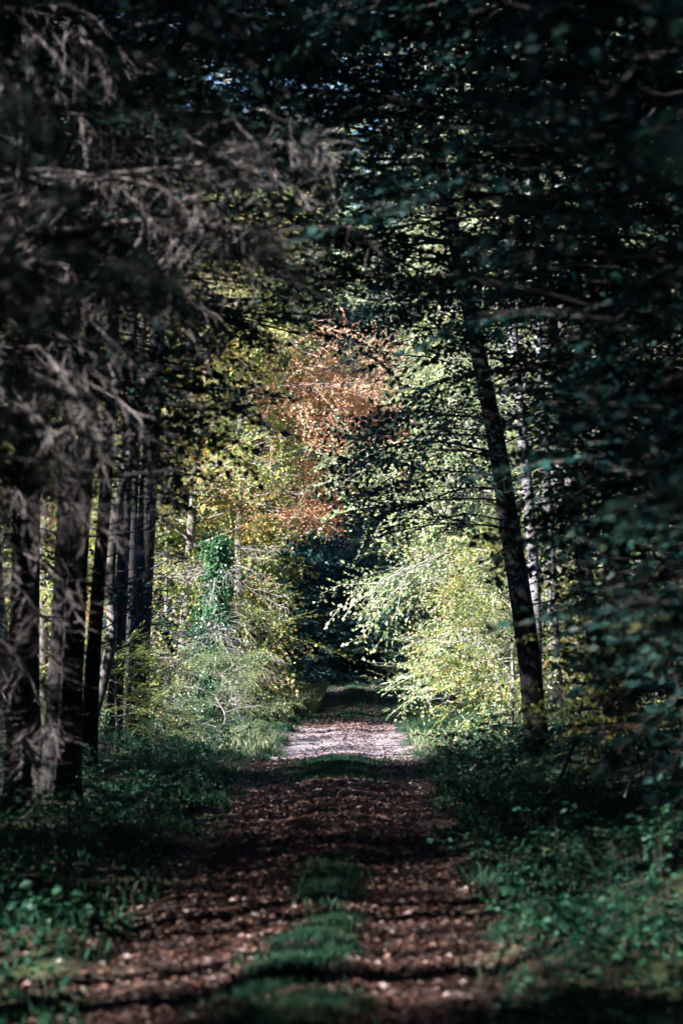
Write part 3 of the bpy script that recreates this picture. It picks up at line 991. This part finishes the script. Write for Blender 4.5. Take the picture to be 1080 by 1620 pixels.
make_tree('hornbeam_tree', 'large sunlit pale green hornbeam on the right of the track', gpos(5.2, 58, .05), np.random.default_rng(34), H=17, r=.2,
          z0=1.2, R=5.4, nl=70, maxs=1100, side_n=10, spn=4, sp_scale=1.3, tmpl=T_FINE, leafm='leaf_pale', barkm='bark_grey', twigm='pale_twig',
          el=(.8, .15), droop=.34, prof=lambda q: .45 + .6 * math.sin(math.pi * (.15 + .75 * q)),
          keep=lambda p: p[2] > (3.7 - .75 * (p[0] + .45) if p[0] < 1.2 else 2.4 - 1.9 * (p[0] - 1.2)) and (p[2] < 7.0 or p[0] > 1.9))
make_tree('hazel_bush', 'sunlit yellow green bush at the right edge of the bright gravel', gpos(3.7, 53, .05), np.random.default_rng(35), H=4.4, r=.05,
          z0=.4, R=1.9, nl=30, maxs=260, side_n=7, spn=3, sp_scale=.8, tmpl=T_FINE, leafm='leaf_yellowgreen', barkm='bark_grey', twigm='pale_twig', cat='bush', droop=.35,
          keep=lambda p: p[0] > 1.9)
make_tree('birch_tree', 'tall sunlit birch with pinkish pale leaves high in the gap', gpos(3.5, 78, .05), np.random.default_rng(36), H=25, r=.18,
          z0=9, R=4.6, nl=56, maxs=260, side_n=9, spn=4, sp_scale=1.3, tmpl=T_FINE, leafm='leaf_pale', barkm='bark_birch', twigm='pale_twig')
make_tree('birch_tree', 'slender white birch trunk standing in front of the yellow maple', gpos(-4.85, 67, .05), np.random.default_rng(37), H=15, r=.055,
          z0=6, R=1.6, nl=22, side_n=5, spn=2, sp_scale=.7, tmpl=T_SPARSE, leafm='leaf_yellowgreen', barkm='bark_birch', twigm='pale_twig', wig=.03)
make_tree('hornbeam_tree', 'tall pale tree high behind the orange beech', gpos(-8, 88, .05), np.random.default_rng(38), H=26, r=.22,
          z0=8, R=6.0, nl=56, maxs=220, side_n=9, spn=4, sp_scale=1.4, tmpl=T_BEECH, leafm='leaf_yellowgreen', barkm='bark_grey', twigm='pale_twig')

# ivy column
def ivy(x, y, H, rad, label):
    rng = np.random.default_rng(71)
    root = thing('ivy_snag', label, 'ivy', gpos(x, y, .05))
    tp = trunk_pts(rng, H, (.25, 0), 14, .05)
    b = MB()
    b.tube(tp, np.linspace(.11, .05, 14), 10, wob=.03, rng=rng)
    b.build('trunk', 'bark_grey', root, True)
    n = 12000
    q = rng.random(n) ** .9
    c = np.array([interp(tp, f) for f in q])
    lob = rad * (.45 + .14 * np.sin(q * 13 + 1) + .12 * np.sin(q * 31 + 2)) * (1.05 - .35 * q) * (1 - q ** 7) ** .5 + .04
    a = rng.uniform(0, 6.28, n)
    rr = lob * rng.uniform(.15, 1.0, n) ** .6 * (1 + .3 * np.sin(3 * a + q * 9) + .2 * np.sin(5 * a - q * 23)) * (1 + .5 * (rng.random(n) < .08))
    out_ = np.stack([np.cos(a), np.sin(a), np.zeros(n)], 1)
    P = c + out_ * rr[:, None] + rng.standard_normal((n, 3)) * .04
    D = nrm(out_ * .4 - UP + rng.standard_normal((n, 3)) * .5)
    L = rng.uniform(.05, .11, n)
    cb = MB()
    cb.leaves(leaf4(P, D, nrm(out_ + rng.standard_normal((n, 3)) * .4 + UP * .3), L, L * .9), rng=rng)
    for k in range(16):
        f = rng.uniform(.05, .97)
        aa = rng.uniform(0, 6.28)
        ce = interp(tp, f) + np.array([math.cos(aa), math.sin(aa), 0]) * rng.uniform(.25, .75) * (1.1 - .5 * f)
        m_ = 130
        P = ce + rng.standard_normal((m_, 3)) * np.array([.13, .13, .2])
        D = nrm(-UP + rng.standard_normal((m_, 3)) * .6)
        L = rng.uniform(.05, .1, m_)
        cb.leaves(leaf4(P, D, nrm(rng.standard_normal((m_, 3)) + UP * .4), L, L * .9), rng=rng)
    stuff(cb.build('ivy_leaves', 'leaf_ivy', root))
    tb = MB()
    spr = []
    for k in range(30):
        f = rng.uniform(.15, .98)
        a = rng.uniform(0, 6.28)
        ln = rng.uniform(.6, 1.7)
        p0 = interp(tp, f)
        dr = np.array([math.cos(a), math.sin(a) * .6, rng.uniform(-.3, .25)])
        t = np.linspace(0, 1, 5)[:, None]
        lp = p0 + dr * ln * t - UP * .25 * ln * t ** 2 + np.cumsum(rng.standard_normal((5, 3)) * .03, 0)
        tb.tube(lp, np.linspace(.016, .005, 5), 4)
        for g in (.35, .6, .85):
            spr.append((interp(lp, g), nrm(dr + rng.standard_normal(3) * .5), nrm(UP + .4 * rng.standard_normal(3)), rng.uniform(.5, .9)))
    place(spr, T_DEAD, None, tb, rng)
    tb.build('bare_twigs', 'pale_twig', root)


ivy(-3.3, 60, 4.7, .8, 'green ivy column on a dead stem among bleached twigs, left of the track')

make_tree('hazel_bush', 'yellow green leafed shrub at the right edge above the brambles', gpos(3.3, 22.5, .05), np.random.default_rng(47), H=2.2, r=.02,
          z0=.9, R=1.3, nl=16, side_n=6, spn=2, sp_scale=.5, tmpl=T_NEAR, leafm='leaf_yellowgreen', barkm='twig', cat='bush', wig=.05, maxs=110)
# leaf curtains between 60 and 120 m on the shaded side of the ride
make_tree('hazel_bush', 'pale leaved shrub reaching over the left edge of the bright gravel', gpos(-2.6, 51.5, .05), np.random.default_rng(41), H=1.9, r=.03,
          z0=.15, R=1.15, nl=20, side_n=5, spn=2, sp_scale=.5, tmpl=T_FINE, leafm='leaf_shrub', barkm='bark_grey', twigm='twig', cat='bush', wig=.12, lean=(.5, -.2), limb_r=.6)
make_tree('hazel_bush', 'yellow leaved sapling thicket in front of the thick left trunk', gpos(-4.2, 45.5, .05), np.random.default_rng(42), H=1.7, r=.03,
          z0=.15, R=1.1, nl=24, side_n=6, spn=2, sp_scale=.6, tmpl=T_BEECH, leafm='leaf_yellowgreen', barkm='bark_grey', cat='bush', wig=.03)
make_tree('hazel_bush', 'dark green shrub at the foot of the ivy column', gpos(-4.6, 56, .05), np.random.default_rng(43), H=2.3, r=.03,
          z0=.15, R=1.6, nl=30, maxs=140, side_n=6, spn=3, sp_scale=.7, tmpl=T_BEECH, leafm='leaf_green', barkm='bark_grey', cat='bush', wig=.03)
make_tree('hazel_bush', 'shaded shrub on the left beyond the bright gravel', gpos(-2.8, 73, .05), np.random.default_rng(44), H=2.6, r=.03,
          z0=.15, R=1.5, nl=28, maxs=140, side_n=6, spn=3, sp_scale=.8, tmpl=T_BEECH, leafm='leaf_green', barkm='bark_grey', cat='bush', wig=.03)
make_tree('hazel_bush', 'shaded shrub on the right beyond the bright gravel', gpos(3.4, 76, .05), np.random.default_rng(45), H=3.2, r=.03,
          z0=.15, R=1.7, nl=28, maxs=140, side_n=6, spn=3, sp_scale=.8, tmpl=T_BEECH, leafm='leaf_green', barkm='bark_grey', cat='bush', wig=.03)

# ------------------------------------------------------------------ undergrowth things
def bramble(seed, h=.7, n=7, spread=.6, leaf=.07, leafm='leaf_bramble', stepm=.09):
    rng = np.random.default_rng(seed)
    root = thing('bramble_bush', '', 'bramble')
    sb, cb = MB(), MB()
    P, D, NN = [], [], []
    for k in range(n):
        a = rng.uniform(0, 6.28)
        ln = rng.uniform(.6, 1.2)
        t = np.linspace(0, 1, 9)[:, None]
        dr = np.array([math.cos(a), math.sin(a), 0])
        st = rng.standard_normal(3) * np.array([.12, .12, 0])
        lp = st + dr * spread * ln * t ** 1.3 + UP * h * ln * (1.5 * t - .75 * t ** 2.2)
        lp = lp + np.cumsum(rng.standard_normal((9, 3)) * .012, 0)
        sb.tube(lp, np.linspace(.006, .002, 9), 4, cap=False)
        m = int(ln * 1.1 / stepm)
        for j in range(m):
            f = .15 + .85 * (j + rng.uniform(0, .8)) / m
            p0 = interp(lp, f)
            b_ = rng.uniform(0, 6.28)
            for da in (-1.0, 0, 1.0):
                d = np.array([math.cos(b_ + da), math.sin(b_ + da), rng.uniform(-.5, .2)])
                P.append(p0 + np.array([math.cos(b_), math.sin(b_), .1]) * .05)
                D.append(d)
                NN.append(nrm(UP + rng.standard_normal(3) * .45))
    P, D, NN = np.array(P), np.array(D), np.array(NN)
    L = leaf * rng.uniform(.6, 1.2, len(P))
    cb.leaves(leaf6(P, D, NN, L, L * .7), rng=rng)
    sb.build('canes', 'twig', root)
    stuff(cb.build('leaves', leafm, root))
    return root


bp = [bramble(1), bramble(2, .9, 8, .5), bramble(3, .5, 8, .8), bramble(4, 1.2, 6, .4), bramble(5, .6, 9, .7, .06)]
bu = [False] * 5


def put_plant(k, x, y, s, rz, label, group):
    if bu[k]:
        o = copy_tree(bp[k])
    else:
        o = bp[k]
        bu[k] = True
    o.location = gpos(x, y, .02)
    o.rotation_euler.z = rz
    o.scale = (s, s, s * RNG.uniform(.85, 1.15))
    o['label'] = label
    o['group'] = group
    return o


ru = np.random.default_rng(91)
inview = lambda x, y: abs(x) < .141 * y + .3
for side, nm, n in ((1, 'right', 78), (-1, 'left', 62)):
    def ok(x, y):
        a = (x - xc(y)) * side
        lo = (1.5 if y < 20 else 1.8) if side > 0 else 1.85 + (0.5 if y < 24 else 0)
        return inview(x, y) and a > lo and (a < 4.5)
    pts = scatter(-6 if side < 0 else 1, 6 if side > 0 else -1, 11.5, 48, .42, n, ok, ru)
    pts.sort(key=lambda p: p[1])
    zones = [('nearest the camera', 0, 16), ('beside the middle of the shaded track', 16, 24), ('further along the shaded track', 24, 34), ('where the bright gravel begins', 34, 60)]
    for zn, y0, y1 in zones:
        zp = [p for p in pts if y0 <= p[1] < y1]
        zp.sort(key=lambda p: abs(p[0] - float(xc(p[1]))))
        for i, (x, y) in enumerate(zp):
            put_plant(int(ru.integers(0, 5)), x, y, ru.uniform(.55, 1.15) * (1 if side > 0 else .75), ru.uniform(0, 6.28),
                      'bramble on the %s verge %s, %s from the track' % (nm, zn, ORD[min(i, 39)]), 'brambles on the %s verge' % nm)

# ------------------------------------------------------------------ grass, litter (stuff)
def blades(P, h, w_, rng, lean=.5):
    n = len(P)
    a = rng.uniform(0, 6.28, n)
    d = np.stack([np.cos(a), np.sin(a), np.zeros(n)], 1)
    s = np.stack([-np.sin(a), np.cos(a), np.zeros(n)], 1)
    ln = rng.uniform(.1, 1, n)[:, None] * lean
    h = h[:, None]
    mid = P + UP * h * .6 + d * h * ln * .35
    tip = P + UP * h * (1 - .3 * ln) + d * h * ln
    w_ = w_ * (.6 + .8 * rng.random(n))[:, None]
    return np.stack([P - s * w_, mid - s * w_ * .5, tip, P + s * w_], 1)


def grass(name, xy, h, wd, mat, label, seed):
    rng = np.random.default_rng(seed)
    P = np.stack([xy[:, 0], xy[:, 1], gz(xy[:, 0], xy[:, 1]) - .01], 1)
    b = MB()
    b.leaves(blades(P, h, wd, rng), rng=rng)
    return stuff(b.build(name, mat), label, 'grass')


rg = np.random.default_rng(51)


def clump_noise(x, y):
    return (np.sin(x * 2.3 + 1.7 * np.sin(y * .9)) + np.sin(y * 1.7 + 2.1 * np.sin(x * 1.3)) + np.sin(x * 5.1 - y * 3.7)) / 3


# middle strip
n = 40000
y = rg.uniform(11, 24, n) ** 1.0
hw = np.interp(y, [11, 14, 17, 20, 23, 24.5], [.5, .42, .2, .24, .2, .05])
x = xc(y) + np.interp(y, [11, 14, 17, 21, 25], [-.05, -.02, .1, .15, .1]) + rg.standard_normal(n) * hw * .5
m = rg.random(n) < np.interp(clump_noise(x * 1.6 + 2, y * .9), [-.3, .25], [.05, 1])
xy = np.stack([x, y], 1)[m]
grass('grass', xy, rg.uniform(.04, .13, len(xy)), .004, 'grass', 'green grass strip between the wheel tracks in the foreground', 1)
# crest strip, and the grass of the verges
y = rg.uniform(37, 43.5, 10000)
x = xc(y) + rg.standard_normal(10000) * .42
grass('grass', np.stack([x, y], 1), rg.uniform(.05, .13, 10000), .005, 'grass', 'low grass on the crest before the bright gravel', 2)
n = 90000
y = 11 + 60 * rg.random(n) ** .95
u_ = (np.interp(y, [14, 24], [1.2, 1.5]) + .18 * np.sin(y * 1.1) + .15 * np.sin(y * 2.7 + 1) + np.abs(rg.standard_normal(n)) * 1.1) * np.where(rg.random(n) < .5, -1, 1)
x = xc(y) + u_
m = (np.abs(x) < .141 * y + .5) & (clump_noise(x, y) + .35 * rg.standard_normal(n) > -.05) & (rg.random(n) < np.interp(y, [14, 24], [.3, 1]))
xy = np.stack([x, y], 1)[m]
grass('grass', xy, rg.uniform(.04, .2, len(xy)), .005, 'grass', 'shaded grass along both verges of the track', 3)
n = 40000
y = rg.uniform(70, 112, n)
x = xc(y) + rg.standard_normal(n) * 1.6
m = (clump_noise(x * .7, y * .4) > -.2) & ((np.abs(np.abs(x - xc(y)) - .65) > .3) | (rg.random(n) < .3))
xy = np.stack([x, y], 1)[m]
grass('grass', xy, rg.uniform(.05, .16, len(xy)), .012, 'grass', 'green grass on the track beyond the bright gravel', 4)
n = 9000
y = rg.uniform(43, 58, n)
u_ = np.where(rg.random(n) < .65, 1, -1) * (1.5 + np.abs(rg.standard_normal(n)) * .9)
x = xc(y) + u_
grass('dry_grass', np.stack([x, y], 1), rg.uniform(.06, .3, n) * (.4 + .8 * (clump_noise(x * 2, y * 2) > .0)), .006, 'dry_grass', 'tall pale dry grass beside the bright gravel', 5)
n = 7000
y = rg.uniform(78, 100, n)
x = xc(y) - 1.2 - np.abs(rg.standard_normal(n)) * .8
grass('dry_grass', np.stack([x, y], 1), rg.uniform(.2, .8, n), .012, 'dry_grass', 'pale tall weeds on the left beyond the shaded bush', 6)


rc = np.random.default_rng(61)
n = 40000
y = 11 + 36 * rc.random(n) ** 1.2
u_ = (np.interp(y, [14, 24], [1.3, 1.65]) + .2 * np.sin(y * 1.3) + np.abs(rc.standard_normal(n)) * 1.3) * np.where(rc.random(n) < .5, -1, 1)
x = xc(y) + u_
m = (np.abs(x) < .141 * y + .4) & (clump_noise(x * 1.3 + 4, y * 1.1) + .3 * rc.standard_normal(n) > -.1)
x, y = x[m], y[m]
n = len(x)
hh = rc.random(n) ** 2.2 * .24 * (.5 + .8 * (clump_noise(x * 2, y * 2) + .5))
P = np.stack([x, y, gz(x, y) + .01 + np.clip(hh, 0, 1)], 1)
a = rc.uniform(0, 6.28, n)
D = np.stack([np.cos(a), np.sin(a), rc.uniform(-.6, .2, n)], 1)
L = .03 + .075 * rc.random(n) ** 1.8
b = MB()
b.leaves(leaf4(P, D, nrm(UP + rc.standard_normal((n, 3)) * .45), L, L * rc.uniform(.6, .9, n)), rng=rc)
stuff(b.build('ground_cover', 'leaf_bramble'), 'low leafy ground cover on both shaded verges', 'ground cover')


def litter(n, y0, y1, pw, sd, seed, label, size=(.035, .075), dens=None):
    rng = np.random.default_rng(seed)
    y = y0 + (y1 - y0) * rng.random(n) ** pw
    x = xc(y) + rng.standard_normal(n) * sd
    m = np.abs(x) < .141 * y + .4
    if dens is not None:
        m &= rng.random(n) < dens(x, y)
    x, y = x[m], y[m]
    n = len(x)
    P = np.stack([x, y, gz(x, y) + rng.uniform(.004, .03, n)], 1)
    a = rng.uniform(0, 6.28, n)
    D = np.stack([np.cos(a), np.sin(a), rng.uniform(-.25, .45, n)], 1)
    L = rng.uniform(size[0], size[1], n)
    b = MB()
    b.leaves(leaf4(P, D, nrm(UP + rng.standard_normal((n, 3)) * .4), L, L * rng.uniform(.5, .8, n), .25), rng=rng)
    stuff(b.build('fallen_leaves', 'litter'), label, 'leaves')


litter(52000, 10.5, 44, 1.1, 1.0, 1, 'brown fallen leaves covering the shaded track',
       dens=lambda x, y: .35 + .65 * (np.abs(np.abs(x - xc(y)) - .1) > .0) * np.interp(np.abs(x - xc(y)), [.9, 1.6, 3], [1, .5, .25]))
litter(2500, 43, 64, 1.0, .8, 2, 'scattered fallen leaves on the bright gravel', (.05, .09))
litter(9000, 64, 112, 1.0, .9, 3, 'fallen leaves on the far shaded track', (.06, .12))

# ------------------------------------------------------------------ single pieces on the ground
def limb(name, label, pxs, d, w0, w1, mat, twigs=0, seed=0, dd=0):
    rng = np.random.default_rng(seed)
    P = np.array([at(a, b_, d + dd * i) for i, (a, b_) in enumerate(pxs)])
    Q = np.array([interp(P, t) for t in np.linspace(0, 1, 14)])
    for _ in range(2):
        Q[1:-1] = (Q[:-2] + 2 * Q[1:-1] + Q[2:]) / 4
    base = Q[0].copy()
    g0 = float(gz(base[0], base[1]))
    Q = Q - base
    root = thing(name, label, 'branch', tuple(base))
    b = MB()
    b.tube(Q, np.linspace(w0, w1, 14), 8, wob=.04, rng=rng)
    b.build('stem', mat, root, True)
    for k in range(twigs):
        f = rng.uniform(.15, .9)
        p0 = interp(Q, f)
        tg = nrm(interp(Q, min(f + .1, 1)) - interp(Q, f - .1))
        dr = nrm(tg * .6 + rng.standard_normal(3) * .6)
        ln = rng.uniform(.15, .5)
        tb = MB()
        tb.tube(np.stack([p0, p0 + dr * ln * .5 + rng.standard_normal(3) * .03, p0 + dr * ln]), [w1 * .8, w1 * .6, w1 * .3], 5)
        tb.build('twig', mat, root, True)
    return root


limb('fallen_branch', 'dark bent dead limb sagging to the ground on the right verge', [(760, 1352), (800, 1335), (840, 1300), (880, 1240), (905, 1185), (920, 1110)], 26.5,
     .028, .014, 'twig', 6, 1, .25)
limb('fallen_branch', 'second grey dead stem lying along the bent limb', [(765, 1350), (815, 1322), (850, 1285), (890, 1255)], 26.2, .018, .008, 'dead_twig', 3, 2, .2)
limb('fallen_branch', 'pale broken branch at the right edge above the brambles', [(1040, 1236), (1060, 1238), (1095, 1240)], 21, .02, .016, 'pale_twig', 0, 3)
limb('fallen_branch', 'thin pale dead stem leaning in the grass on the right verge', [(735, 1228), (748, 1212), (760, 1196)], 38, .02, .01, 'pale_twig', 2, 4)
limb('fallen_branch', 'short upright dead stick on the right bank', [(985, 1260), (990, 1245), (998, 1225)], 24, .012, .006, 'dead_twig', 1, 5)
limb('fallen_branch', 'dark twiggy branch lying across the far end of the track', [(505, 1118), (540, 1114), (570, 1110), (620, 1116)], 92, .035, .02, 'twig', 16, 6)

# near branch of a beech sapling, leaves big enough to pick apart
def leafy(name, label, cat, stems, leaf, n, mat, seed, r0=.006, nsp=.5):
    rng = np.random.default_rng(seed)
    base = np.array(stems[0][0], float)
    root = thing(name, label, cat, tuple(base))
    b = MB()
    PP = []
    for st in stems:
        st = np.array(st, float) - base
        Q = np.array([interp(st, t) for t in np.linspace(0, 1, 10)])
        b.tube(Q, np.linspace(r0, r0 * .35, 10), 5)
        PP.append(Q)
    b.build('stem', 'twig', root, True)
    lm = MB()
    lm.leaves(leaf6(np.zeros((1, 3)), np.array([[1.0, 0, 0]]), np.array([[0, 0, 1.0]]), np.array([1.0]), np.array([.62])), r=np.array([.4]))
    proto = lm.build('leaf', mat, root)
    first = True
    for k in range(n):
        Q = PP[k % len(PP)]
        f = rng.uniform(.12, 1)
        p = interp(Q, f) + rng.standard_normal(3) * leaf * nsp
        o = proto if first else proto.copy()
        if not first:
            COL.objects.link(o)
        first = False
        o.location = p
        o.rotation_euler = (rng.uniform(-.6, .6), rng.uniform(-.2, .9), rng.uniform(0, 6.28))
        s_ = leaf * rng.uniform(.65, 1.2)
        o.scale = (s_, s_, s_)
    return root


def arc(p0, p1, sag=0.0, k=6):
    p0, p1 = np.array(p0, float), np.array(p1, float)
    t = np.linspace(0, 1, k)[:, None]
    return p0 + (p1 - p0) * t - UP * sag * 4 * t * (1 - t)


y0 = 5.6
st = [arc((1.35, y0, float(gz(1.35, y0))), (1.25, y0, 4.2))]
rn = np.random.default_rng(77)
for z, e in ((3.35, .75), (3.05, .95), (2.75, .82), (2.5, .98), (2.25, .85), (2.05, .98), (3.6, .9), (2.95, .7)):
    a0 = np.array((1.27, y0, z - .05))
    a1 = np.array((e - .1, y0 + rn.uniform(-.7, .5), z + rn.uniform(-.2, .15)))
    st.append(arc(a0, a1, -.04))
leafy('beech_sapling', 'out of focus leafy sapling at the right edge, closest to the camera', 'sapling', st, .075, 130, 'leaf_green', 5, .008, .6)
def bst(px, py, px2, py2, d, sag=-.05):
    return arc(at(px, py, d), at(px2, py2, d), sag)
b0 = at(845, 1480, 19.5)
b0[2] = gz(b0[0], b0[1])
st = [arc(b0, at(850, 1340, 19.3), 0), arc(b0, at(880, 1400, 19.4)), arc(b0, at(800, 1400, 19.6)), arc(at(845, 1400, 19.4), at(905, 1275, 19.2), -.05)]
leafy('bramble_shoot', 'upright green bramble shoot catching light on the right verge', 'bramble', st, .07, 90, 'leaf_bramble', 6, .005, .55)
b0 = at(960, 1480, 18)
b0[2] = gz(b0[0], b0[1])
st = [arc(b0, at(960, 1330, 18)), arc(b0, at(1010, 1370, 18)), arc(b0, at(920, 1390, 18))]
leafy('bramble_shoot', 'leafy green shoot right of the upright bramble shoot', 'bramble', st, .07, 80, 'leaf_bramble', 7, .005, .7)
b0 = at(1060, 1500, 17)
b0[2] = gz(b0[0], b0[1])
st = [arc(b0, at(1050, 1370, 17)), arc(b0, at(1080, 1400, 17)), arc(b0, at(1020, 1420, 17))]
leafy('bramble_shoot', 'leafy green shoot at the right edge of the picture', 'bramble', st, .07, 70, 'leaf_bramble', 8, .005, .7)
b0 = at(820, 1480, 20.3)
b0[2] = gz(b0[0], b0[1])
st = [arc(b0, at(800, 1400, 20)), arc(b0, at(770, 1420, 20)), arc(b0, at(830, 1400, 20))]
leafy('bramble_shoot', 'bright green shoot closest to the track edge on the right', 'bramble', st, .065, 70, 'leaf_bramble', 9, .005, .7)
